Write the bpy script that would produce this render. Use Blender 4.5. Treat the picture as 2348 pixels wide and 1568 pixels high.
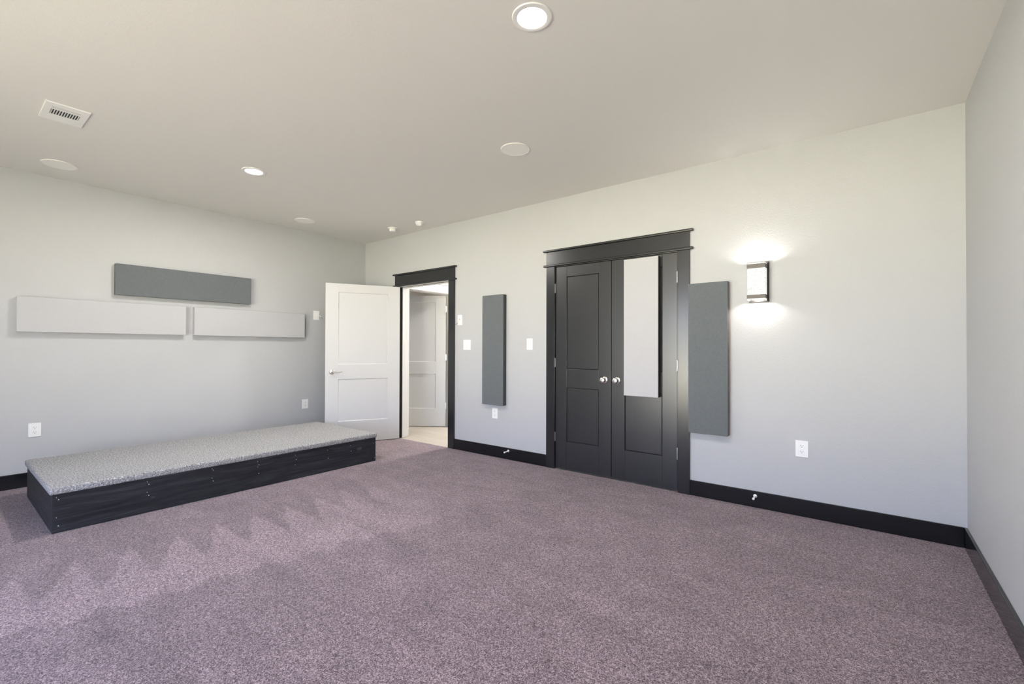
import bpy, bmesh, math
from mathutils import Vector, Matrix

for o in list(bpy.data.objects):
    bpy.data.objects.remove(o)
S = bpy.context.scene
C = S.collection

# ------------------------------------------------------------------ camera
def make_camera():
    f, yaw, pitch, roll, shy = 1039.893, 0.6609335, 0.00860676, 0.00279266, 6.118
    d = Vector((-math.sin(yaw)*math.cos(pitch), math.cos(yaw)*math.cos(pitch), math.sin(pitch)))
    r = Vector((math.cos(yaw), math.sin(yaw), 0)); u = r.cross(d)
    c, s = math.cos(roll), math.sin(roll)
    r2 = r*c + u*s; u2 = u*c - r*s
    m = Matrix(((r2.x, u2.x, -d.x), (r2.y, u2.y, -d.y), (r2.z, u2.z, -d.z))).to_4x4()
    m.translation = Vector((5.771894, -3.920023, 1.214784))
    cam = bpy.data.cameras.new('camera'); o = bpy.data.objects.new('camera', cam); C.objects.link(o)
    o.matrix_world = m
    cam.sensor_width = 36; cam.sensor_fit = 'HORIZONTAL'
    cam.lens = f/2348*36; cam.shift_y = shy/2348
    cam.clip_start = 0.05; cam.clip_end = 200
    S.camera = o
make_camera()

# ------------------------------------------------------------------ world: sky above, meadow below the horizon
W = bpy.data.worlds.new('world'); S.world = W; W.use_nodes = True
nt = W.node_tree; nt.nodes.clear()
tc = nt.nodes.new('ShaderNodeTexCoord'); sp = nt.nodes.new('ShaderNodeSeparateXYZ')
cr = nt.nodes.new('ShaderNodeValToRGB'); bg = nt.nodes.new('ShaderNodeBackground'); out = nt.nodes.new('ShaderNodeOutputWorld')
mr = nt.nodes.new('ShaderNodeMapRange'); mr.inputs[1].default_value = -1; mr.inputs[2].default_value = 1
nt.links.new(tc.outputs['Generated'], sp.inputs[0]); nt.links.new(sp.outputs[2], mr.inputs[0])
nt.links.new(mr.outputs[0], cr.inputs[0]); nt.links.new(cr.outputs[0], bg.inputs[0]); nt.links.new(bg.outputs[0], out.inputs[0])
els = cr.color_ramp.elements
els[0].position = 0.0; els[0].color = (0.70, 0.66, 0.50, 1)
els[1].position = 1.0; els[1].color = (0.34, 0.48, 0.95, 1)
for ps, co in ((0.30, (1.15, 1.08, 0.80, 1)), (0.39, (2.1, 1.98, 1.48, 1)), (0.475, (3.0, 2.8, 2.1, 1)), (0.51, (1.05, 1.16, 1.45, 1)), (0.57, (0.85, 0.98, 1.35, 1)), (0.7, (0.50, 0.66, 1.15, 1))):
    e = els.new(ps); e.color = co
bg.inputs[1].default_value = 8.6

S.view_settings.view_transform = 'Standard'; S.view_settings.look = 'None'
S.view_settings.gamma = 1; S.view_settings.use_curve_mapping = False
S.view_settings.exposure = 0.19
DOWNLIGHT_W = 32.0
SCONCE_W = 4.0
HALL_W = 72.0

# room dimensions (metres)
RW, RD, H, WT = 6.267, 5.9, 2.743, 0.135
WINDOWS = ((2.20, 3.80), (4.05, 5.65))
FT = 0.30                       # thickness of the window wall
WZ0, WZ1 = 0.12, 2.25
def portal(x0, x1, z0, z1, y):
    L = bpy.data.lights.new('window_daylight_portal', 'AREA'); L.shape = 'RECTANGLE'
    L.size = x1-x0; L.size_y = z1-z0; L.cycles.is_portal = True
    o = bpy.data.objects.new('window_daylight_portal', L); C.objects.link(o)
    o.location = ((x0+x1)/2, y, (z0+z1)/2); o.rotation_euler = (math.pi/2, 0, math.pi)
for a, b in WINDOWS: portal(a, b, WZ0, WZ1, -RD-FT*0.7)

# ------------------------------------------------------------------ helpers
def box(bm, x0, x1, y0, y1, z0, z1, bev=0.0, seg=2):
    x0, x1 = sorted((x0, x1)); y0, y1 = sorted((y0, y1)); z0, z1 = sorted((z0, z1))
    r = bmesh.ops.create_cube(bm, size=1.0)
    vs = r['verts']
    for v in vs:
        v.co = Vector(((v.co.x+.5)*(x1-x0)+x0, (v.co.y+.5)*(y1-y0)+y0, (v.co.z+.5)*(z1-z0)+z0))
    if bev > 0:
        es = list({e for v in vs for e in v.link_edges})
        bmesh.ops.bevel(bm, geom=es, offset=bev, segments=seg, profile=0.5, affect='EDGES')
def tube(bm, pts, rad, seg=12, caps=True):
    pts = [Vector(p) for p in pts]; rings = []
    rads = rad if isinstance(rad, (list, tuple)) else [rad]*len(pts)
    up = None
    for i, p in enumerate(pts):
        t = (pts[min(i+1, len(pts)-1)] - pts[max(i-1, 0)]).normalized()
        if up is None:
            up = Vector((0, 0, 1)) if abs(t.z) < .9 else Vector((1, 0, 0))
        a = t.cross(up).normalized(); b = t.cross(a).normalized(); up = up
        rings.append([bm.verts.new(p + (a*math.cos(k*2*math.pi/seg) + b*math.sin(k*2*math.pi/seg))*rads[i]) for k in range(seg)])
    for i in range(len(rings)-1):
        for k in range(seg):
            bm.faces.new((rings[i][k], rings[i][(k+1) % seg], rings[i+1][(k+1) % seg], rings[i+1][k]))
    if caps:
        bm.faces.new(rings[0][::-1]); bm.faces.new(rings[-1])
def lathe(bm, prof, M=None, seg=48):
    """profile of (radius, height) spun about local Z, then moved by M"""
    M = M or Matrix.Identity(4); rings = []
    for r, h in prof:
        if r < 1e-6: rings.append([bm.verts.new(M @ Vector((0, 0, h)))])
        else: rings.append([bm.verts.new(M @ Vector((r*math.cos(k*2*math.pi/seg), r*math.sin(k*2*math.pi/seg), h))) for k in range(seg)])
    for i in range(len(rings)-1):
        A, B = rings[i], rings[i+1]
        for k in range(seg):
            k2 = (k+1) % seg
            if len(A) == 1 and len(B) == 1: continue
            if len(A) == 1: bm.faces.new((A[0], B[k], B[k2]))
            elif len(B) == 1: bm.faces.new((A[k], B[0], A[k2]))
            else: bm.faces.new((A[k], B[k], B[k2], A[k2]))
def obj(name, bm, m, parent=None, smooth=False, label=None):
    bmesh.ops.recalc_face_normals(bm, faces=bm.faces)
    me = bpy.data.meshes.new(name); bm.to_mesh(me); bm.free()
    me.materials.append(m)
    if smooth:
        for p in me.polygons: p.use_smooth = True
        me.set_sharp_from_angle(angle=math.radians(40))
    o = bpy.data.objects.new(name, me); C.objects.link(o)
    if parent: o.parent = parent
    if label: o['label'] = label
    return o
def part(name, parent, m, *boxes, bev=0.0, seg=2, smooth=False, label=None):
    bm = bmesh.new()
    for b in boxes: box(bm, *b, bev=bev, seg=seg)
    return obj(name, bm, m, parent, smooth=smooth, label=label)
def thing(name, label, cat, loc=(0, 0, 0), rotz=0, group=None, kind=None):
    o = bpy.data.objects.new(name, None); C.objects.link(o)
    o.location = loc; o.rotation_euler = (0, 0, rotz); o.empty_display_size = .1
    return tag(o, label, cat, group, kind)
def tag(o, label, cat, group=None, kind=None):
    o['label'] = label; o['category'] = cat
    if group: o['group'] = group
    if kind: o['kind'] = kind
    return o
def dup(root, loc, rotz, label, group=None):
    r = root.copy(); C.objects.link(r); r.location = loc; r.rotation_euler = (0, 0, rotz); r['label'] = label
    if group: r['group'] = group
    for ch in list(root.children):
        c = ch.copy(); C.objects.link(c); c.parent = r
        for g in list(ch.children):
            d = g.copy(); C.objects.link(d); d.parent = c
    return r

# ------------------------------------------------------------------ materials
def mat(name, col, rough=.6, metal=0.0, spec=.5, coat=0.0, emit=None, estr=0.0):
    m = bpy.data.materials.new(name); m.use_nodes = True
    b = m.node_tree.nodes['Principled BSDF']
    b.inputs['Base Color'].default_value = (*col, 1); b.inputs['Roughness'].default_value = rough
    b.inputs['Metallic'].default_value = metal; b.inputs['Specular IOR Level'].default_value = spec
    b.inputs['Coat Weight'].default_value = coat
    if emit: b.inputs['Emission Color'].default_value = (*emit, 1); b.inputs['Emission Strength'].default_value = estr
    return m
class N:
    def __init__(s, m): s.nt = m.node_tree; s.b = s.nt.nodes['Principled BSDF']
    def new(s, t, **k):
        n = s.nt.nodes.new(t)
        for a, v in k.items(): setattr(n, a, v)
        return n
    def link(s, a, b): s.nt.links.new(a, b)
    def coord(s, scale=(1, 1, 1)):
        t = s.new('ShaderNodeTexCoord'); mp = s.new('ShaderNodeMapping'); mp.inputs['Scale'].default_value = scale
        s.link(t.outputs['Object'], mp.inputs[0]); return mp.outputs[0]
    def noise(s, vec, scale, detail=2, rough=.5, dist=0):
        n = s.new('ShaderNodeTexNoise'); n.inputs['Scale'].default_value = scale; n.inputs['Detail'].default_value = detail
        n.inputs['Roughness'].default_value = rough; n.inputs['Distortion'].default_value = dist
        s.link(vec, n.inputs['Vector']); return n.outputs['Fac']
    def ramp(s, fac, *stops, interp='LINEAR'):
        r = s.new('ShaderNodeValToRGB'); e = r.color_ramp.elements; r.color_ramp.interpolation = interp
        e[0].position, e[0].color = stops[0][0], (*stops[0][1], 1); e[1].position, e[1].color = stops[-1][0], (*stops[-1][1], 1)
        for ps, co in stops[1:-1]: q = e.new(ps); q.color = (*co, 1)
        s.link(fac, r.inputs[0]); return r.outputs[0]
    def math(s, op, a, b=None, c=None, clamp=False):
        n = s.new('ShaderNodeMath', operation=op); n.use_clamp = clamp
        for i, v in enumerate((a, b, c)):
            if v is None: continue
            if isinstance(v, (int, float)): n.inputs[i].default_value = v
            else: s.link(v, n.inputs[i])
        return n.outputs[0]
    def maprange(s, v, a, b, c=0, d=1, smooth=False):
        n = s.new('ShaderNodeMapRange'); n.interpolation_type = 'SMOOTHSTEP' if smooth else 'LINEAR'
        s.link(v, n.inputs[0])
        for i, x in enumerate((a, b, c, d)): n.inputs[i+1].default_value = x
        return n.outputs[0]
    def bump(s, h, strength=.3, dist=.001, prev=None):
        n = s.new('ShaderNodeBump'); n.inputs['Strength'].default_value = strength; n.inputs['Distance'].default_value = dist
        s.link(h, n.inputs['Height'])
        if prev: s.link(prev, n.inputs['Normal'])
        return n.outputs[0]
    def mix(s, f, a, b, mode='MIX'):
        n = s.new('ShaderNodeMix', data_type='RGBA', blend_type=mode)
        for k, v in ((0, f), (6, a), (7, b)):
            if isinstance(v, tuple): n.inputs[k].default_value = (*v, 1)
            elif isinstance(v, (int, float)): n.inputs[k].default_value = v
            else: s.link(v, n.inputs[k])
        return n.outputs[2]
M = {}
def wall_paint(name, col, bump=.35):
    m = mat(name, col, rough=.62, spec=.35); n = N(m); v = n.coord()
    h = n.noise(v, 95, 3, .55); h2 = n.ramp(h, (.42, (0, 0, 0)), (.62, (1, 1, 1)))
    n.link(n.bump(h2, bump, .0012), n.b.inputs['Normal']); return m
M['wall'] = wall_paint('grey_wall_paint', (.492, .50, .512))
M['ceil'] = wall_paint('grey_ceiling_paint', (.765, .752, .725), .12)
M['hallwall'] = mat('hall_white_paint', (.80, .78, .74), .6)
M['white'] = mat('white_door_paint', (.625, .628, .632), .42, spec=.4)
M['plate'] = mat('white_plastic', (.85, .85, .85), .35)
M['speaker'] = mat('speaker_grille_white', (.92, .915, .88), .6)
M['grille_line'] = mat('grille_rim_white', (.83, .82, .79), .4)
M['slot'] = mat('dark_slot', (.03, .03, .03), .8)
M['nickel'] = mat('satin_nickel', (.72, .71, .69), .28, metal=1.0)
M['bronze'] = mat('dark_bronze', (.012, .010, .009), .5, spec=.3)
M['band'] = mat('brushed_bronze_band', (.13, .115, .10), .5)
M['darkcore'] = mat('dark_panel_edge', (.045, .036, .033), .85)
M['cable'] = mat('white_cable', (.8, .8, .78), .5)
M['wire'] = mat('dark_wire', (.05, .045, .04), .5)
M['lamp'] = mat('lit_lens', (1, 1, 1), .5, emit=(1, .97, .92), estr=14)
M['trimwhite'] = mat('white_metal_trim', (.84, .84, .83), .4)
M['mattblack'] = mat('matt_black_paint', (.016, .014, .012), .8, spec=.1)
M['nail'] = mat('bright_nail_fill', (.55, .56, .58), .5)
M['cork'] = mat('brown_fibreboard', (.17, .115, .085), .9)
n = N(M['cork']); v = n.coord(); n.link(n.ramp(n.noise(v, 180, 3, .7), (.35, (.06, .04, .03)), (.65, (.30, .21, .16))), n.b.inputs['Base Color'])
def fabric(name, col, k=.06):
    m = mat(name, col, .95, spec=.15); n = N(m)
    v = n.coord((1, 1, 1)); f = n.noise(v, 420, 2, .6); f2 = n.noise(v, 60, 3, .6)
    lo = tuple(c*(1-k) for c in col); hi = tuple(c*(1+k) for c in col)
    n.link(n.mix(.5, n.ramp(f, (.3, lo), (.7, hi)), n.ramp(f2, (.3, lo), (.7, hi))), n.b.inputs['Base Color'])
    n.link(n.bump(f, .35, .0006), n.b.inputs['Normal'])
    n.b.inputs['Sheen Weight'].default_value = .15; return m
M['lightfab'] = fabric('light_grey_fabric', (.485, .487, .505), .03)
M['darkfab'] = fabric('slate_grey_fabric', (.138, .152, .160), .10)
M['darkside'] = fabric('charcoal_fabric', (.06, .067, .072), .10)
# black stained wood of doors and trim
def stain(name, col=(.012, .013, .015), rough=.3, smear=.06, axis='z'):
    m = mat(name, col, rough, spec=.68); n = N(m)
    sc = {'z': (34, 34, 1.6), 'x': (1.6, 34, 34), 'y': (34, 1.6, 34)}[axis]
    g = n.noise(n.coord(sc), 1.0, 5, .6, .6); w = n.noise(n.coord((6, 6, 3)), 1.0, 4, .65, .4)
    hi = tuple(c*1.28 for c in col)
    n.link(n.mix(n.math('MULTIPLY', n.maprange(w, .4, .75), .3), n.ramp(g, (.35, col), (.75, hi)), tuple(c*1.5 for c in col)), n.b.inputs['Base Color'])
    n.link(n.maprange(w, .2, .8, rough-smear*.15, rough+smear*.15), n.b.inputs['Roughness'])
    return m
M['blackz'] = stain('black_stained_wood_upright', axis='z', rough=.25)
M['blackx'] = stain('black_stained_wood_level', axis='x', rough=.25)
M['blacky'] = stain('black_stained_wood_side', axis='y', rough=.25)
M['doorz'] = stain('black_satin_door_stile', (.014, .015, .017), axis='z', rough=.30)
M['doorx'] = stain('black_satin_door_rail', (.014, .015, .017), axis='x', rough=.30)
for k_ in ('doorz', 'doorx'): M[k_].node_tree.nodes['Principled BSDF'].inputs['Specular IOR Level'].default_value = .85
M['groove'] = mat('black_groove_and_shadow', (.004, .004, .005), .7)
M['base_x'] = stain('black_baseboard', (.006, .0065, .008), .24, .015, 'x')
M['base_x'].node_tree.nodes['Principled BSDF'].inputs['Specular IOR Level'].default_value = .45
M['base_y'] = stain('black_baseboard_side', (.009, .010, .012), .16, .01, 'y')
# rough sawn planks of the platform
def plank(name, axis):
    m = mat(name, (.018, .02, .024), .55, spec=.4); n = N(m)
    sc = {'y': (1, 2.2, 46), 'x': (2.2, 1, 46)}[axis]
    g = n.noise(n.coord(sc), 1.0, 6, .62, .9); w = n.noise(n.coord((3, 3, 8)), 1.0, 4, .6, .5)
    c1 = n.ramp(g, (.36, (.010, .011, .014)), (.55, (.022, .024, .030)), (.72, (.050, .054, .062)))
    n.link(n.mix(n.maprange(w, .55, .8, 0, .35), c1, (.055, .057, .062)), n.b.inputs['Base Color'])
    n.link(n.maprange(g, .3, .7, .42, .62), n.b.inputs['Roughness'])
    n.link(n.bump(g, .3, .0015), n.b.inputs['Normal']); return m
M['plank_y'] = plank('black_stained_plank', 'y'); M['plank_x'] = plank('black_stained_end_plank', 'x')
M['knot'] = mat('plank_knot', (.05, .048, .05), .5)
# grey loop carpet on the platform
m = mat('grey_indoor_outdoor_carpet', (.3, .3, .31), 1.0, spec=.1); n = N(m); v = n.coord()
f = n.noise(v, 120, 4, .78, .4); vo = n.new('ShaderNodeTexVoronoi'); vo.inputs['Scale'].default_value = 210; n.link(v, vo.inputs['Vector'])
big = n.noise(v, 3.2, 3, .55)
c1 = n.ramp(f, (.36, (.10, .105, .12)), (.5, (.31, .31, .315)), (.62, (.68, .68, .69)))
n.link(n.mix(n.maprange(big, .35, .7, 0, .2), c1, (.42, .41, .42)), n.b.inputs['Base Color'])
n.link(n.bump(f, .9, .004), n.b.inputs['Normal']); M['greycarpet'] = m
# mauve cut pile carpet, with vacuum strokes pressed into the pile in front of the platform
m = mat('mauve_cut_pile_carpet', (.2, .15, .18), 1.0, spec=.08); n = N(m)
t = n.new('ShaderNodeTexCoord'); P = t.outputs['Object']; sx = n.new('ShaderNodeSeparateXYZ'); n.link(P, sx.inputs[0])
X, Y = sx.outputs[0], sx.outputs[1]
wob = n.math('MULTIPLY', n.math('SUBTRACT', n.noise(P, 2.2, 3, .6), .5), .22)
Xw = n.math('ADD', X, wob)
yy = n.math('ADD', n.math('ADD', Y, 3.395), n.math('MULTIPLY', n.math('SUBTRACT', Xw, 2.22), .2))
tri = n.math('ABSOLUTE', n.math('SUBTRACT', n.math('FRACT', n.math('ADD', n.math('DIVIDE', yy, .235), .5)), .5))   # 0 at a stroke's axis
half = n.math('MULTIPLY', n.math('SUBTRACT', Xw, 2.18), .95)
inside = n.maprange(n.math('SUBTRACT', half, tri), -.03, .10, 0, 1, True)
edge = n.math('ADD', n.math('MULTIPLY', n.math('ADD', Y, 3.73), .225), 2.97)
inedge = n.maprange(n.math('SUBTRACT', edge, n.math('ADD', Xw, n.math('MULTIPLY', tri, .18))), -.03, .05, 0, 1, True)
fade = n.maprange(Y, -2.2, -1.2, 1, .15, True)
stroke = n.math('MULTIPLY', n.math('MULTIPLY', inside, inedge), fade)
fine = n.noise(P, 210, 2, .7, .9); mid = n.noise(P, 85, 3, .7, 1.2)
pat = n.noise(P, 4.5, 4, .65, .6); pat2 = n.noise(n.coord((1.3, 4.5, 1)), 1.0, 3, .6, 1.0)
tuft = n.math('ADD', n.math('MULTIPLY', fine, .55), n.math('MULTIPLY', mid, .45))
c1 = n.ramp(tuft, (.40, (.040, .025, .032)), (.50, (.186, .133, .154)), (.60, (.50, .39, .43)))
lvl = n.math('ADD', n.math('ADD', n.maprange(pat, .3, .7, -.13, .13), n.maprange(pat2, .3, .7, -.13, .13)), n.math('MULTIPLY', stroke, .34))
lv = n.math('ADD', lvl, 1.0)
vm = n.new('ShaderNodeVectorMath', operation='SCALE'); n.link(c1, vm.inputs[0]); n.link(lv, vm.inputs['Scale'])
n.link(vm.outputs[0], n.b.inputs['Base Color'])
n.link(n.bump(tuft, 1.0, .006), n.b.inputs['Normal'])
n.b.inputs['Sheen Weight'].default_value = .25; n.b.inputs['Sheen Roughness'].default_value = .5
M['carpet'] = m
# pale plank floor in the hall
m = mat('pale_oak_planks', (.62, .55, .46), .4); n = N(m)
g = n.noise(n.coord((2, 30, 1)), 1.0, 5, .6, .5)
br = n.new('ShaderNodeTexBrick'); br.offset = .4
tcx = n.new('ShaderNodeTexCoord'); n.link(tcx.outputs['Object'], br.inputs['Vector']); br.inputs['Scale'].default_value = 1
br.inputs['Brick Width'].default_value = 1.3; br.inputs['Row Height'].default_value = .17; br.inputs['Mortar Size'].default_value = .0015
br.inputs['Color1'].default_value = (.50, .45, .39, 1); br.inputs['Color2'].default_value = (.43, .38, .32, 1); br.inputs['Mortar'].default_value = (.3, .26, .21, 1)
n.link(n.mix(.35, br.outputs[0], n.ramp(g, (.3, (.34, .29, .23)), (.7, (.55, .51, .46)))), n.b.inputs['Base Color'])
M['hallfloor'] = m
# bubbled glass of the sconce, lit from within
m = mat('bubbled_lit_glass', (.12, .12, .115), .25, emit=(1, 1, .97), estr=.78); n = N(m)
vo = n.noise(n.coord(), 190, 2, .6, .5)
n.link(n.ramp(vo, (.40, (.50, .51, .47)), (.50, (1.05, 1.05, 1.0))), n.b.inputs['Emission Color']); n.link(n.bump(vo, .5, .002), n.b.inputs['Normal'])
M['seedglass'] = m
m = bpy.data.materials.new('window_glass'); m.use_nodes = True; g = m.node_tree; g.nodes.clear()
a = g.nodes.new('ShaderNodeBsdfTransparent'); b2 = g.nodes.new('ShaderNodeBsdfGlossy'); b2.inputs['Roughness'].default_value = .02
mx = g.nodes.new('ShaderNodeMixShader'); mx.inputs[0].default_value = .06; oo = g.nodes.new('ShaderNodeOutputMaterial')
g.links.new(a.outputs[0], mx.inputs[1]); g.links.new(b2.outputs[0], mx.inputs[2]); g.links.new(mx.outputs[0], oo.inputs[0])
M['glass'] = m

# ------------------------------------------------------------------ the setting
ST = 'structure'
D1 = (0.795, 1.742, 2.045)      # doorway x0, x1, head height
D2 = (3.277, 4.514, 2.050)      # closet
DH = (0.190, 1.035, 2.045)      # doorway in the hall wall, y0, y1, head
HX = 0.75                       # hall face of the hall's side wall
def struct(name, label, cat, m, *boxes, bev=0.0):
    return tag(part(name, None, m, *boxes, bev=bev), label, cat, kind=ST)
struct('floor', 'mauve cut pile carpet covering the whole room floor', 'floor', M['carpet'], (-.1, RW+.1, -RD-.1, 0.0, -.12, 0))
tag(part('floor', None, M['hallfloor'], (-2.6, 3.2, 0.0, 3.4, -.12, -.006)), 'pale plank floor seen through the white doorway', 'floor', kind=ST)
struct('ceiling', 'grey textured ceiling with recessed lights and round speakers', 'ceiling', M['ceil'], (-.1, RW+.1, -RD-.1, WT, H, H+.12))
struct('wall_left', 'light grey wall behind the carpeted platform', 'wall', M['wall'], (-.12, 0, -RD, 0, 0, H))
struct('wall_right', 'light grey wall at the right edge of the room', 'wall', M['wall'], (RW, RW+.12, -RD, 0, 0, H))
struct('wall_back', 'light grey wall with the white doorway and the black closet doors', 'wall', M['wall'],
       (-.12, D1[0]-.012, 0, WT, 0, H), (D1[1]+.012, D2[0], 0, WT, 0, H), (D2[1], RW+.12, 0, WT, 0, H),
       (D1[0]-.012, D1[1]+.012, 0, WT, D1[2]+.012, H), (D2[0], D2[1], 0, WT, D2[2], H))
segs = [(-.12, 0)] ; xs = [0.0]
fb = []
prev = -.12
for a, b in WINDOWS:
    fb.append((prev, a, -RD-FT, -RD, 0, H)); fb.append((a, b, -RD-FT, -RD, 0, WZ0)); fb.append((a, b, -RD-FT, -RD, WZ1, H)); prev = b
fb.append((prev, RW+.12, -RD-FT, -RD, 0, H))
struct('wall_front', 'light grey window wall facing the closet doors', 'wall', M['wall'], *fb)
for i, (a, b) in enumerate(WINDOWS):
    w = thing('window_%d' % (i+1), ['left', 'right'][i] + ' white framed window in the wall facing the closet', 'window', (a, -RD-FT*.7, WZ0), kind=ST)
    ww, hh, k = b-a, WZ1-WZ0, .05
    part('window_frame', w, M['trimwhite'], (0, k, -.03, .03, 0, hh), (ww-k, ww, -.03, .03, 0, hh), (k, ww-k, -.03, .03, 0, k), (k, ww-k, -.03, .03, hh-k, hh), (k, ww-k, -.025, .025, hh/2-.02, hh/2+.02))
    part('pane', w, M['glass'], (k, ww-k, -.003, .003, k, hh/2-.02), (k, ww-k, -.003, .003, hh/2+.02, hh-k))
# closet box behind the black doors
struct('wall_closet', 'inside of the closet behind the black doors', 'wall', M['hallwall'], (3.0, 4.8, .75, .8, 0, H), (3.0, 3.05, WT, .75, 0, H), (4.75, 4.8, WT, .75, 0, H), (3.0, 4.8, WT, .8, 2.5, 2.55), (3.0, 4.8, 0.05, .8, -.12, -.02))
# hall beyond the open white door
struct('wall_hall', 'white hall wall holding the second doorway', 'wall', M['hallwall'],
       (HX-.13, HX, WT, DH[0], 0, H), (HX-.13, HX, DH[1], 3.4, 0, H), (HX-.13, HX, DH[0], DH[1], DH[2], H))
struct('wall_hall_end', 'white end wall of the hall beyond the doorway', 'wall', M['hallwall'], (-2.6, 3.0, 3.3, 3.4, 0, H), (2.9, 3.0, WT, 3.3, 0, H), (-2.6, -2.5, WT, 3.3, 0, H), (-2.5, -.12, 0.1, WT, 0, H))
struct('ceiling_hall', 'white ceiling of the hall beyond the doorway', 'ceiling', M['hallwall'], (-2.6, 3.0, WT, 3.4, H, H+.1))

# door casings: flat boards, header board between two thin beads
def casing(name, label, x0, x1, zh, lw, rw, m_up, m_lv):
    t = thing(name, label, 'door casing', ((x0+x1)/2, 0, 0), kind=ST)
    c = (x0+x1)/2; a, b = x0-c, x1-c
    part('side_casing', t, m_up, (a-lw, a, -.02, 0, 0, zh), bev=.0015)
    part('side_casing', t, m_up, (b, b+rw, -.02, 0, 0, zh), bev=.0015)
    part('lower_bead', t, m_lv, (a-lw-.03, b+rw+.03, -.034, 0, zh, zh+.021), bev=.006, seg=3)
    part('header_board', t, m_lv, (a-lw, b+rw, -.022, 0, zh+.021, zh+.152), bev=.0015)
    part('crown_cap', t, m_lv, (a-lw-.032, b+rw+.032, -.04, 0, zh+.152, zh+.172), bev=.006, seg=3)
    return t
casing('trim_1', 'black wooden casing around the doorway with the open white door', D1[0]+.0, D1[1]+.006, 2.048, .083, .102, M['blackz'], M['blackx'])
casing('trim_2', 'wide black wooden casing around the pair of closet doors', D2[0]+.006, D2[1]+.006, 2.050, .098, .097, M['blackz'], M['blackx'])
# jamb of the doorway: black rabbet strip at the left, white stop and lining
j = thing('trim_3', 'white jamb lining inside the open doorway with a black hinge rabbet', 'door jamb', ((D1[0]+D1[1])/2, 0, 0), kind=ST)
c = (D1[0]+D1[1])/2
part('hinge_rabbet', j, M['mattblack'], (D1[0]-c-.012, D1[0]-c, -.001, .040, 0, D1[2]), label='black painted hinge side of the jamb')
part('jamb_lining', j, M['white'], (D1[0]-c-.012, D1[0]-c, .040, WT+.004, 0, D1[2]), (D1[1]-c, D1[1]-c+.012, -.001, WT+.004, 0, D1[2]), (D1[0]-c-.012, D1[1]-c+.012, -.001, WT+.004, D1[2], D1[2]+.012))
part('door_stop_strip', j, M['white'], (D1[0]-c, D1[0]-c+.012, .040, .080, 0, D1[2]), (D1[1]-c-.012, D1[1]-c, .040, .080, 0, D1[2]), (D1[0]-c, D1[1]-c, .040, .080, D1[2]-.012, D1[2]), bev=.0015)
part('head_shadow_strip', j, M['groove'], (D1[0]-c+.012, D1[1]-c, .034, .040, D1[2]-.004, D1[2]))  # black strip standing in for the shadow line along the head stop
struct('trim_6', 'pale wood threshold strip where carpet meets the hall floor', 'threshold', M['hallfloor'], (D1[0], D1[1], .002, .04, -.05, -.002))
# closet jamb and head
jc = thing('trim_4', 'black jamb around the closet door pair', 'door jamb', ((D2[0]+D2[1])/2, 0, 0), kind=ST)
c = (D2[0]+D2[1])/2
part('jamb_lining', jc, M['blackz'], (D2[0]-c-.01, D2[0]-c+.004, .001, WT, 0, D2[2]), (D2[1]-c-.004, D2[1]-c+.01, .001, WT, 0, D2[2]), (D2[0]-c, D2[1]-c, .001, WT, D2[2]-.004, D2[2]+.008))
part('dark_gap_backing', jc, M['groove'], (D2[0]-c+.004, D2[1]-c-.004, .045, .05, 0, D2[2]-.004))
# hall casing
hc = thing('trim_5', 'white casing and jamb around the hall doorway', 'door casing', (HX, (DH[0]+DH[1])/2, 0), kind=ST)
cy = (DH[0]+DH[1])/2; a, b = DH[0]-cy, DH[1]-cy
part('side_casing', hc, M['white'], (0, .018, a-.05, a-.005, 0, 2.045), bev=.0015)
part('side_casing', hc, M['white'], (0, .018, b+.005, b+.095, 0, 2.045), bev=.0015)
part('header_board', hc, M['white'], (0, .02, a-.05, b+.10, 2.045, 2.165), bev=.0015)
part('crown_cap', hc, M['white'], (0, .035, a-.05, b+.12, 2.165, 2.182), bev=.004)
part('jamb_lining', hc, M['white'], (-.13, 0, a-.012, a, 0, 2.045), (-.13, 0, b, b+.012, 0, 2.045), (-.13, 0, a, b, 2.036, 2.048))

# baseboards
BH, BT = .124, .016
def baseboard(name, label, m, b):
    o = tag(part(name, None, m, b, bev=.003), label, 'baseboard', kind=ST); return o
baseboard('baseboard_back', 'black baseboard between the doorway and the closet, with a door stop', M['base_x'], (D1[1]+.108, D2[0]-.092, -BT, 0, 0, BH))
baseboard('baseboard_back', 'long black baseboard right of the closet, below the wall sconce', M['base_x'], (D2[1]+.103, RW-BT, -BT, 0, 0, BH))
baseboard('baseboard_back', 'black baseboard in the corner behind the open white door', M['base_x'], (BT, D1[0]-.083, -BT, 0, 0, BH))
baseboard('baseboard_left', 'black baseboard of the left wall behind the platform', M['base_y'], (0, BT, -RD, 0, 0, BH))
baseboard('baseboard_right', 'glossy black baseboard of the right wall', M['base_y'], (RW-BT, RW, -RD, 0, 0, BH))
baseboard('baseboard_front', 'black baseboard under the windows', M['base_x'], (BT, RW-BT, -RD, -RD+BT, 0, BH))
baseboard('baseboard_hall', 'white baseboard of the hall end wall', M['white'], (HX+.02, 2.9, 3.285, 3.3, -.006, .12))

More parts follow.
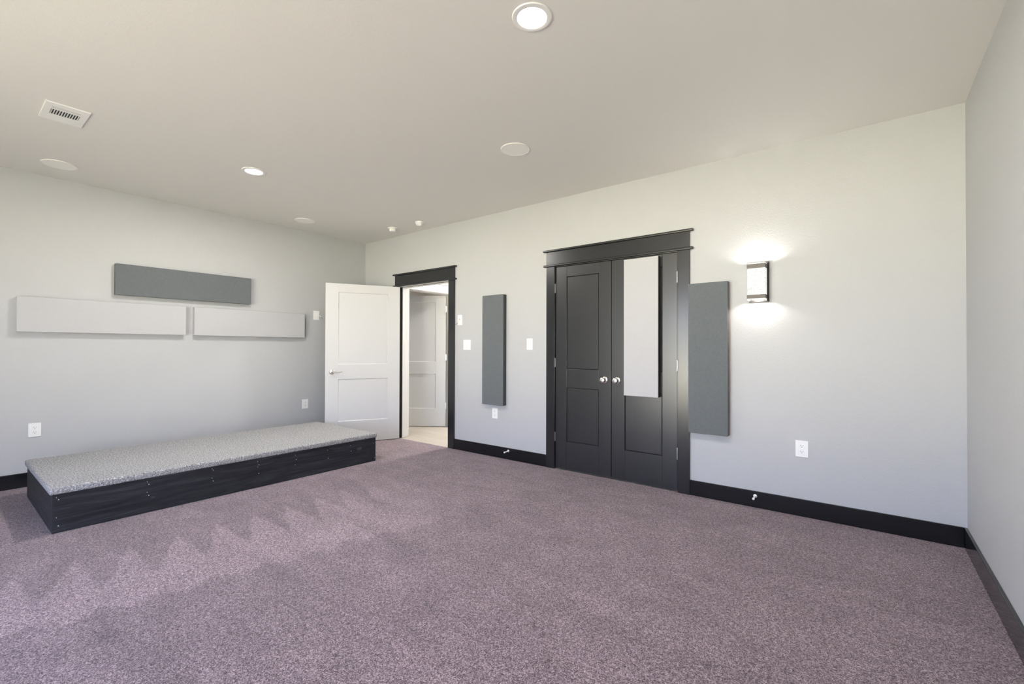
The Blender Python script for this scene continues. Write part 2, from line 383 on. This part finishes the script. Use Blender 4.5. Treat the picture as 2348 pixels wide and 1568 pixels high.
# ------------------------------------------------------------------ doors
def ring_panel_door(bm, w, h, t, st, rails, groove=.010):
    """stile and rail frame; rails = list of (z0,z1) panel openings; both faces at y=0 and y=t"""
    box(bm, 0, st, 0, t, 0, h, bev=.001); box(bm, w-st, w, 0, t, 0, h, bev=.001)
    z = 0
    for z0, z1 in rails:
        box(bm, st, w-st, 0, t, z, z0, bev=.001); z = z1
    box(bm, st, w-st, 0, t, z, h, bev=.001)
PZ = ((.272, .812), (.998, 1.923))
def hinge(parent, x, y, z, m):
    bm = bmesh.new(); tube(bm, [(x, y, z-.045), (x, y, z+.045)], .0055, 10)
    tube(bm, [(x, y, z+.045), (x, y, z+.052)], [.005, .002], 10); tube(bm, [(x, y, z-.052), (x, y, z-.045)], [.002, .005], 10)
    box(bm, x-.006, x+.006, y+.004, y+.007, z-.044, z+.044)
    return obj('hinge', bm, m, parent, smooth=True)
def sticking(bm, x0, x1, z0, z1, ya, yb, w=.009):
    """sloped moulding from the frame face (ya) down to the panel face (yb)"""
    o = [bm.verts.new((x, ya, z)) for x, z in ((x0, z0), (x1, z0), (x1, z1), (x0, z1))]
    i = [bm.verts.new((x, yb, z)) for x, z in ((x0+w, z0+w), (x1-w, z0+w), (x1-w, z1-w), (x0+w, z1-w))]
    for k in range(4): bm.faces.new((o[k], o[(k+1) % 4], i[(k+1) % 4], i[k]))
def recessed(parent, m, x0, x1, z0, z1, ya, yb, d=.011):
    p_ = part('recessed_panel', parent, m, (x0, x1, ya+d, yb-d, z0, z1))
    for s_, (fa, fb_) in enumerate(((ya+.0006, ya+d-.0002), (yb-.0006, yb-d+.0002))):
        bm = bmesh.new(); sticking(bm, x0, x1, z0, z1, fa, fb_); obj('panel_moulding', bm, m, p_)
def panels(parent, w, t, st, m, gap=.0, depth=.009):
    for z0, z1 in PZ:
        part('recessed_panel', parent, m, (st+gap, w-st-gap, depth, t-depth, z0+gap, z1-gap))
# white door standing open
LW, T1 = .925, .035
ang = math.radians(-(90+27))
d1 = thing('door_1', 'white two-panel door standing open into the room', 'door', (.800, -.012, 0.008), ang, kind=ST)
# local frame: closed leaf runs +x, hall face at y=T1+.012 ; pin at origin
bm = bmesh.new(); ring_panel_door(bm, LW, 2.03, T1, .152, PZ)
for v in bm.verts: v.co += Vector((.003, .012, 0))
fr = obj('door_leaf', bm, M['white'], d1)
for z0, z1 in PZ: recessed(d1, M['white'], .155, .003+LW-.152, z0, z1, .012, .012+T1)
def lever(parent, y, sgn, x):
    Mx = Matrix.Translation((x, y, .905)) @ Matrix.Rotation(-sgn*math.pi/2, 4, 'X')
    bm = bmesh.new(); lathe(bm, [(0, 0), (.032, 0), (.032, .004), (.027, .009), (.014, .012), (.012, .045), (.016, .047), (.016, .058), (.0, .061)], Mx, 32)
    h = obj('rosette', bm, M['nickel'], parent, smooth=True)
    bm = bmesh.new(); yy = y+sgn*.052
    tube(bm, [(x, yy, .905), (x-.03, yy, .901), (x-.06, yy, .897), (x-.09, yy+sgn*.002, .902), (x-.118, yy+sgn*.001, .911)], [.009, .008, .007, .006, .004], 12)
    obj('lever', bm, M['nickel'], h, smooth=True)
    bm = bmesh.new(); tube(bm, [(x, y+sgn*.0605, .905), (x, y+sgn*.0625, .905)], .006, 12); obj('privacy_button', bm, M['slot'], h)
lever(d1, .012+T1, 1, .852); lever(d1, .012, -1, .852)
part('latch_plate', d1, M['nickel'], (LW+.0025, LW+.0042, .018, .041, .875, .935))
for z in (.32, 1.07, 1.82): hinge(d1, 0, 0, z, M['bronze'])
# closet doors
def closet_door(name, label, x0, x1, flip):
    w = x1-x0
    t = thing(name, label, 'door', (x0, .001, 0.014), kind=ST)
    st = .128
    bm = bmesh.new(); box(bm, 0, st, 0, .035, 0, 2.028, bev=.0012); box(bm, w-st, w, 0, .035, 0, 2.028, bev=.0012)
    obj('stile', bm, M['doorz'], t)
    bm = bmesh.new()
    for z0, z1 in ((0, PZ[0][0]), (PZ[0][1], PZ[1][0]), (PZ[1][1], 2.028)): box(bm, st+.0008, w-st-.0008, .0004, .035, z0, z1, bev=.0012)
    obj('rail', bm, M['doorx'], t)
    for z0, z1 in PZ:
        part('panel_groove', t, M['groove'], (st, w-st, .014, .02, z0, z1))
        part('recessed_panel', t, M['doorz'], (st+.008, w-st-.008, .004, .018, z0+.008, z1-.008), bev=.001)
    xk = (w-.066) if not flip else .056
    Mx = Matrix.Translation((xk, 0, .921-.014)) @ Matrix.Rotation(math.pi/2, 4, 'X')
    bm = bmesh.new(); lathe(bm, [(0, 0), (.033, 0), (.033, .004), (.029, .008), (.013, .010), (.011, .030), (.0, .030)], Mx, 36)
    kk = obj('knob_rosette', bm, M['nickel'], t, smooth=True)
    bm = bmesh.new(); lathe(bm, [(.011, .026), (.018, .029), (.0255, .038), (.0275, .048), (.024, .058), (.014, .063), (0, .0645)], Mx, 36)
    obj('knob', bm, M['nickel'], kk, smooth=True)
    xh = -.006 if not flip else w+.003
    for z in (.31, 1.06, 1.815): hinge(t, xh, -.007, z, M['nickel'])
    return t
closet_door('door_2', 'left black two-panel closet door with no panel hung on it', 3.286, 3.8985, False)
closet_door('door_3', 'right black closet door behind the light grey acoustic panel', 3.9045, 4.509, True)
# hall door
ang = math.atan2(-.593, -.805)
d4 = thing('door_4', 'white two-panel door open beyond the hall doorway', 'door', (.612, 1.040, 0.006), ang, kind=ST)
bm = bmesh.new(); ring_panel_door(bm, .80, 2.03, .035, .155, PZ)
for v in bm.verts: v.co += Vector((.003, -.017, 0))
obj('door_leaf', bm, M['white'], d4)
for z0, z1 in PZ: recessed(d4, M['white'], .158, .648, z0, z1, -.017, .018)
for z in (.32, 1.07, 1.82): hinge(d4, -.004, .02, z, M['nickel'])
lever(d4, .018, 1, .74)

# ------------------------------------------------------------------ acoustic panels
def panel_x(label, x0, x1, z0, z1, y0, y1, fm, core_m, split, group):
    """hangs on the back wall: y1 = back, y0 = front"""
    t = thing('acoustic_panel', label, 'acoustic panel', ((x0+x1)/2, y1, z0), group=group)
    w, h, d = x1-x0, z1-z0, y0-y1
    part('fabric_face', t, fm, (-w/2, w/2, d, d+split, 0, h), bev=.004, seg=3)
    if core_m: part('backing_board', t, core_m, (-w/2+.001, w/2-.001, d+split, 0, .001, h-.001), bev=.001)
    return t
def panel_y(label, y0, y1, z0, z1, fm, core_m, split, group, d=.06, tilt=0):
    t = thing('acoustic_panel', label, 'acoustic panel', (0.001, (y0+y1)/2, z0), group=group)
    w, h = y1-y0, z1-z0
    part('fabric_face', t, fm, (d-split, d, -w/2, w/2, 0, h), bev=.004 if split < .03 else .006, seg=3)
    part('backing_board', t, core_m, (0, d-split, -w/2+.001, w/2-.001, .001, h-.001), bev=.001)
    return t
G = 'long fabric acoustic panels on the walls'
panel_x('dark slate upright acoustic panel between the doorway and the closet', 2.340, 2.646, .586, 1.812, -.060, -.001, M['darkfab'], M['darkside'], .012, G)
panel_x('light grey upright acoustic panel hung on the right black closet door', 4.050, 4.366, .794, 2.021, -.060, -.002, M['lightfab'], M['darkcore'], .010, G)
panel_x('dark slate upright acoustic panel against the closet casing, nearest the sconce', 4.6185, 4.9215, .527, 1.753, -.062, -.001, M['darkfab'], M['cork'], .020, G)
panel_y('light grey level acoustic panel at the far left, high above a power outlet', -3.463, -2.237, 1.348, 1.653, M['lightfab'], M['lightfab'], .02, G)
panel_y('light grey level acoustic panel nearest the white door', -2.161, -.938, 1.348, 1.655, M['lightfab'], M['lightfab'], .02, G)
panel_y('dark slate level acoustic panel mounted above the two light ones', -2.817, -1.590, 1.726, 2.031, M['darkfab'], M['darkside'], .03, G)

# ------------------------------------------------------------------ wall plates
def wplate(name, label, cat, loc, rotz, w, kind, group):
    """local: plate in the xz plane, facing -y"""
    t = thing(name, label, cat, loc, rotz, group=group)
    h = .121
    part('cover_plate', t, M['plate'], (-w/2, w/2, -.006, 0, -h/2, h/2), bev=.0025, seg=3)
    if kind == 'outlet':
        for dz in (.021, -.021):
            Mx = Matrix.Translation((0, -.006, dz)) @ Matrix.Rotation(math.pi/2, 4, 'X')
            bm = bmesh.new(); lathe(bm, [(.0172, -.001), (.0172, .0015), (.0165, .002), (0, .002)], Mx, 32)
            for v in bm.verts: v.co.z = dz + max(-.0135, min(.0135, v.co.z-dz))
            r = obj('receptacle', bm, M['plate'], t)
            part('slot', r, M['slot'], (-.0078, -.0058, -.0086, -.0078, dz-.001, dz+.008))
            part('slot', r, M['slot'], (.0056, .0076, -.0086, -.0078, dz, dz+.007))
            bm = bmesh.new(); tube(bm, [(0, -.0078, dz-.0075), (0, -.0086, dz-.0075)], .0026, 12); obj('ground_hole', bm, M['slot'], r)
        bm = bmesh.new(); tube(bm, [(0, -.006, 0), (0, -.0072, 0)], .003, 12); obj('screw', bm, M['plate'], t)
    if kind in ('switch', 'switch2'):
        for xc in ((0,) if kind == 'switch' else (-.023, .023)):
            part('switch_gap', t, M['cable'], (xc-.0175, xc+.0175, -.0066, -.005, -.034, .034))
            part('rocker', t, M['plate'], (xc-.0165, xc+.0165, -.0098, -.006, -.033, .033), bev=.002)
    if kind == 'cable':
        part('cable_bushing', t, M['plate'], (-.008, .008, -.009, -.005, -.008, .008), bev=.002)
    return t
PI = math.pi
GO = 'white duplex power outlets'
o1 = wplate('power_outlet', 'white duplex outlet low on the left wall, left of the platform', 'outlet', (0, -3.341, .487), PI/2, .080, 'outlet', GO)
dup(o1, (0, -.897, .486), PI/2, 'white duplex outlet on the left wall near the open white door', GO)
dup(o1, (2.485, 0, .489), 0, 'white duplex outlet directly below the slate panel beside the doorway', GO)
dup(o1, (5.408, 0, .489), 0, 'white duplex outlet on the back wall below the sconce', GO)
wplate('light_switch', 'white single rocker switch between the slate panel and the closet', 'light switch', (2.965, 0, 1.262), 0, .078, 'switch', 'white wall switches')
wplate('light_switch', 'white double rocker switch beside the doorway', 'light switch', (2.052, 0, 1.258), 0, .120, 'switch2', 'white wall switches')
ca = wplate('cable_plate', 'white cable plate with a wire curling down above the double switch', 'wall plate', (1.935, 0, 1.557), 0, .080, 'cable', 'white cable plates')
bm = bmesh.new(); tube(bm, [(.0, -.006, .0), (.008, -.02, .008), (.012, -.035, .012), (.018, -.042, .004), (.016, -.045, -.018), (.006, -.046, -.036)], .0032, 10)
cb = obj('cable', bm, M['cable'], ca, smooth=True)
for dx, dz in ((-.05, -.066), (-.026, -.07)):
    bm = bmesh.new(); tube(bm, [(.006, -.046, -.034), (-.012+dx*.2, -.047, -.050), (dx, -.05, dz)], .0014, 8); obj('bare_wire', bm, M['wire'], cb)
cp = wplate('cable_plate', 'white cable plate with a short wire stub, left of the open door', 'wall plate', (0, -.751, 1.650), PI/2, .078, 'cable', 'white cable plates')
bm = bmesh.new(); tube(bm, [(0, -.006, 0), (.008, -.03, -.001), (.018, -.055, -.008), (.030, -.07, -.020)], .0034, 10)
cb = obj('cable', bm, M['cable'], cp, smooth=True)
for dx, dz in ((.052, -.052), (.036, -.048)):
    bm = bmesh.new(); tube(bm, [(.028, -.069, -.019), (.036, -.074, -.030), (dx, -.078, dz)], .0012, 8); obj('bare_wire', bm, M['wire'], cb)

# ------------------------------------------------------------------ door stops on the baseboards
def doorstop(label, x, z):
    t = thing('door_stop', label, 'door stop', (x, -BT, z), group='white door stops on the baseboards')
    Mx = Matrix.Rotation(PI/2, 4, 'X')
    bm = bmesh.new(); lathe(bm, [(0, 0), (.0135, 0), (.0135, .003), (.009, .008), (.0055, .010), (.0, .010)], Mx, 24); obj('base_cup', bm, M['plate'], t, smooth=True)
    bm = bmesh.new(); pts = []
    for i in range(0, 201):
        a = i/200*2*PI*16; pts.append((.0042*math.cos(a), -.008-.056*i/200, .0042*math.sin(a)-.004*i/200))
    tube(bm, pts, .0013, 6); obj('spring', bm, M['plate'], t, smooth=True)
    bm = bmesh.new(); lathe(bm, [(0, .060), (.0075, .060), (.0085, .066), (.008, .074), (.004, .077), (0, .077)], Matrix.Translation((0, 0, -.004)) @ Mx, 24); obj('rubber_tip', bm, M['plate'], t, smooth=True)
doorstop('white spring door stop on the baseboard between doorway and closet', 2.690, .094)
doorstop('white spring door stop on the baseboard below the sconce', 5.105, .089)

# ------------------------------------------------------------------ wall sconce
s = thing('wall_sconce', 'lit bronze wall sconce with bubbled glass, right of the closet', 'wall lamp', (5.128, 0, 1.577))
part('backplate', s, M['bronze'], (-.064, .073, -.018, 0, 0, .305), bev=.002)
gx0, gx1, gy = -.061, .060, -.098
part('glass_shade', s, M['seedglass'], (gx0, gx1, gy, gy+.005, .008, .291), (gx0, gx0+.005, gy, -.018, .008, .291), (gx1-.005, gx1, gy, -.018, .008, .291), bev=.001)
for z0, z1 in ((.022, .050), (.250, .282)):
    part('metal_band', s, M['band'], (gx0-.002, gx1+.002, gy-.003, gy, z0, z1), (gx0-.002, gx0, gy, -.018, z0, z1), (gx1, gx1+.002, gy, -.018, z0, z1), bev=.0005)
bm = bmesh.new(); lathe(bm, [(0, .19), (.012, .185), (.018, .17), (.018, .14), (.010, .115), (.009, .10), (0, .10)], Matrix.Translation((0, -.058, 0)), 20); obj('bulb', bm, M['lamp'], s, smooth=True)
part('bulb_arm', s, M['bronze'], (-.006, .006, -.058, -.018, .095, .106))
for nm, z in (('sconce_light', .27), ('sconce_light', .035)):
    L = bpy.data.lights.new(nm, 'POINT'); L.energy = SCONCE_W; L.shadow_soft_size = .012; L.color = (1, .96, .90)
    o = bpy.data.objects.new(nm, L); C.objects.link(o); o.location = (5.128, -.058, 1.577+z)

# ------------------------------------------------------------------ ceiling fixtures
def downlight(label, x, y):
    t = thing('recessed_light', label, 'ceiling light', (x, y, H), group='recessed ceiling lights')
    bm = bmesh.new(); lathe(bm, [(.068, .0), (.068, -.005), (.072, -.007), (.090, -.005), (.0925, -.001), (.0925, 0)], None, 64); obj('trim_ring', bm, M['trimwhite'], t, smooth=True)
    bm = bmesh.new(); lathe(bm, [(0, -.004), (.068, -.004), (.068, -.001), (0, -.001)], None, 48); obj('lens', bm, M['lamp'], t)
    L = bpy.data.lights.new('recessed_light_beam', 'AREA'); L.shape = 'DISK'; L.size = .13; L.energy = DOWNLIGHT_W; L.color = (1, .965, .91)
    o = bpy.data.objects.new('recessed_light_beam', L); C.objects.link(o); o.location = (x, y, H-.012)
downlight('recessed light nearest the camera, at the top middle of the picture', 4.565, -2.225)
downlight('recessed light over the platform side of the room', 1.604, -2.206)
def spk(label, x, y):
    t = thing('ceiling_speaker', label, 'ceiling speaker', (x, y, H), group='round white ceiling speakers')
    bm = bmesh.new(); lathe(bm, [(.105, 0), (.1055, -.006), (.109, -.0065), (.1125, -.004), (.1125, 0)], None, 64); obj('rim', bm, M['grille_line'], t, smooth=True)
    bm = bmesh.new(); lathe(bm, [(0, -.005), (.1055, -.005), (.1055, 0), (0, 0)], None, 64); obj('grille', bm, M['speaker'], t)
spk('round white ceiling speaker at the far left, beside the air vent', .462, -3.262)
spk('round white ceiling speaker farthest off, near the room corner', .474, -1.162)
spk('round white ceiling speaker in front of the closet doors', 3.662, -1.172)
# small detectors near the corner
t = thing('smoke_detector', 'small round white detector with a drum body, nearer the corner', 'smoke detector', (1.034, -.308, H), group='small white ceiling detectors')
bm = bmesh.new(); lathe(bm, [(.0, 0), (.0585, 0), (.0585, -.006), (.052, -.011), (.044, -.012), (0, -.012)], None, 48); obj('base_flange', bm, M['trimwhite'], t, smooth=True)
bm = bmesh.new(); lathe(bm, [(.042, -.012), (.042, -.034), (.037, -.044), (.020, -.048), (0, -.048)], None, 48); obj('drum_body', bm, M['trimwhite'], t, smooth=True)
t = thing('smoke_detector', 'small white dome-shaped ceiling sensor with an angled eye', 'smoke detector', (1.523, -.286, H), group='small white ceiling detectors')
bm = bmesh.new(); lathe(bm, [(0, 0), (.0535, 0), (.0535, -.005), (.050, -.009), (.048, -.018), (.041, -.034), (.028, -.044), (.012, -.048), (0, -.048)], None, 48); obj('dome_body', bm, M['trimwhite'], t, smooth=True)
bm = bmesh.new(); lathe(bm, [(.022, .0), (.022, .026), (.018, .030), (0, .030)], Matrix.Translation((.018, -.012, -.018)) @ Matrix.Rotation(math.radians(125), 4, Vector((1, 1, 0))), 28); obj('sensor_eye', bm, M['trimwhite'], t, smooth=True)
# air register
t = thing('air_vent', 'white rectangular ceiling air register with louvres, upper left', 'air vent', (1.635, -3.386, H))
vw, vh = .155, .103
y0, y1, xa, xb = -.068, .070, -.047, .100
part('vent_frame', t, M['trimwhite'], (-vw, vw, -vh, y0, -.006, 0), (-vw, vw, y1, vh, -.006, 0), (-vw, xa, y0, y1, -.006, 0), (xb, vw, y0, y1, -.006, 0), (.050, .064, y0, y1, -.006, 0))
bm = bmesh.new(); box(bm, xa, xb, y0, y1, -.0006, .0); obj('dark_throat', bm, M['slot'], t)
for i in range(3):
    bm = bmesh.new(); x = .0665+i*.012; box(bm, x, x+.0065, y0, y1, -.005, -.0035); obj('long_blade', bm, M['trimwhite'], t)
for i in range(11):
    y = y0+(y1-y0)*(i+.5)/11
    bm = bmesh.new(); box(bm, xa, .050, -.0036, .0036, -.0008, .0008)
    bmesh.ops.rotate(bm, verts=bm.verts, cent=(0, 0, 0), matrix=Matrix.Rotation(math.radians(28), 3, 'X'))
    for v in bm.verts: v.co += Vector((0, y, -.0032))
    obj('louvre', bm, M['trimwhite'], t)
bm = bmesh.new(); box(bm, -vw-.006, -vw+.004, .012, .020, -.010, -.004, bev=.001); obj('damper_lever', bm, M['trimwhite'], t)

# ------------------------------------------------------------------ carpeted platform
px0, px1, py0, py1, wz, tz = .395, 1.598, -3.42, -.947, .252, .296
p = thing('stage_platform', 'low black wooden platform topped with speckled grey carpet', 'platform', ((px0+px1)/2, (py0+py1)/2, 0))
hx, hy = (px1-px0)/2, (py1-py0)/2
fb = part('front_board', p, M['plank_y'], (hx-.038, hx, -hy+.0, hy, .001, wz), bev=.002)
sb = part('end_board', p, M['plank_x'], (-hx, hx-.038, -hy, -hy+.038, .001, wz), bev=.002)
part('end_board', p, M['plank_x'], (-hx, hx-.038, hy-.038, hy, .001, wz), bev=.002)
part('back_board', p, M['plank_y'], (-hx, -hx+.038, -hy+.038, hy-.038, .001, wz), bev=.002)
bm = bmesh.new(); box(bm, -hx-.012, hx+.014, -hy-.014, hy+.010, wz, tz)
bmesh.ops.subdivide_edges(bm, edges=bm.edges, cuts=2)
bm2 = bmesh.new(); box(bm2, -hx-.012, hx+.014, -hy-.014, hy+.010, wz, tz+.004, bev=.013, seg=4); bm.free()
obj('carpet_top', bm2, M['greycarpet'], p, smooth=True)
def nail(y, z, r=.0035):
    bm = bmesh.new(); lathe(bm, [(r, 0), (r, .0012), (0, .0016)], Matrix.Translation((hx-.0005, y, z)) @ Matrix.Rotation(PI/2, 4, 'Y'), 10); obj('nail', bm, M['nail'], fb)
for k, yb in enumerate((-hy+.025, -hy+.50, -hy+.92, -hy+1.27, -hy+1.60, -hy+1.92, -hy+2.17, hy-.02)):
    for q, zz in enumerate(((.232, .216, .10, .045), (.226, .206, .15, .125), (.235, .222, .160, .135), (.226, .196, .178, .12), (.22, .178, .13), (.21, .13), (.215, .155), (.19, .035))[k]):
        nail(yb+(.006 if q % 2 else -.004), zz, .0034 if q % 2 else .0026)
def knot(parent, y, z, r, x):
    bm = bmesh.new(); lathe(bm, [(r, 0), (r*.8, .0008), (r*.5, .0004), (0, .0009)], Matrix.Translation((x, y, z)) @ Matrix.Rotation(PI/2, 4, 'Y') @ Matrix.Diagonal((.5, 1, 1, 1)), 24); obj('knot', bm, M['knot'], parent, smooth=True)
knot(fb, hy-.20, .165, .034, hx-.0004); knot(fb, -hy+.53, .105, .014, hx-.0004)

# ------------------------------------------------------------------ added hall lamp, out of view, put in to brighten the doorway
t = thing('added_hall_lamp', 'added ceiling light, out of view, brightening the hall beyond the doorway', 'ceiling light', (1.75, 1.5, H))
bm = bmesh.new(); lathe(bm, [(0, 0), (.17, 0), (.17, -.02), (.15, -.05), (.09, -.07), (0, -.075)], None, 48); obj('glass_bowl', bm, M['lamp'], t, smooth=True)
L = bpy.data.lights.new('added_hall_light', 'AREA'); L.shape = 'DISK'; L.size = .3; L.energy = HALL_W; L.color = (1, .97, .93)
o = bpy.data.objects.new('added_hall_light', L); C.objects.link(o); o.location = (1.75, 1.5, H-.09)
L = bpy.data.lights.new('side_room_light', 'AREA'); L.shape = 'DISK'; L.size = .3; L.energy = HALL_W*.25; L.color = (1, .95, .9)
o = bpy.data.objects.new('side_room_light', L); C.objects.link(o); o.location = (-1.0, 1.8, H-.03)
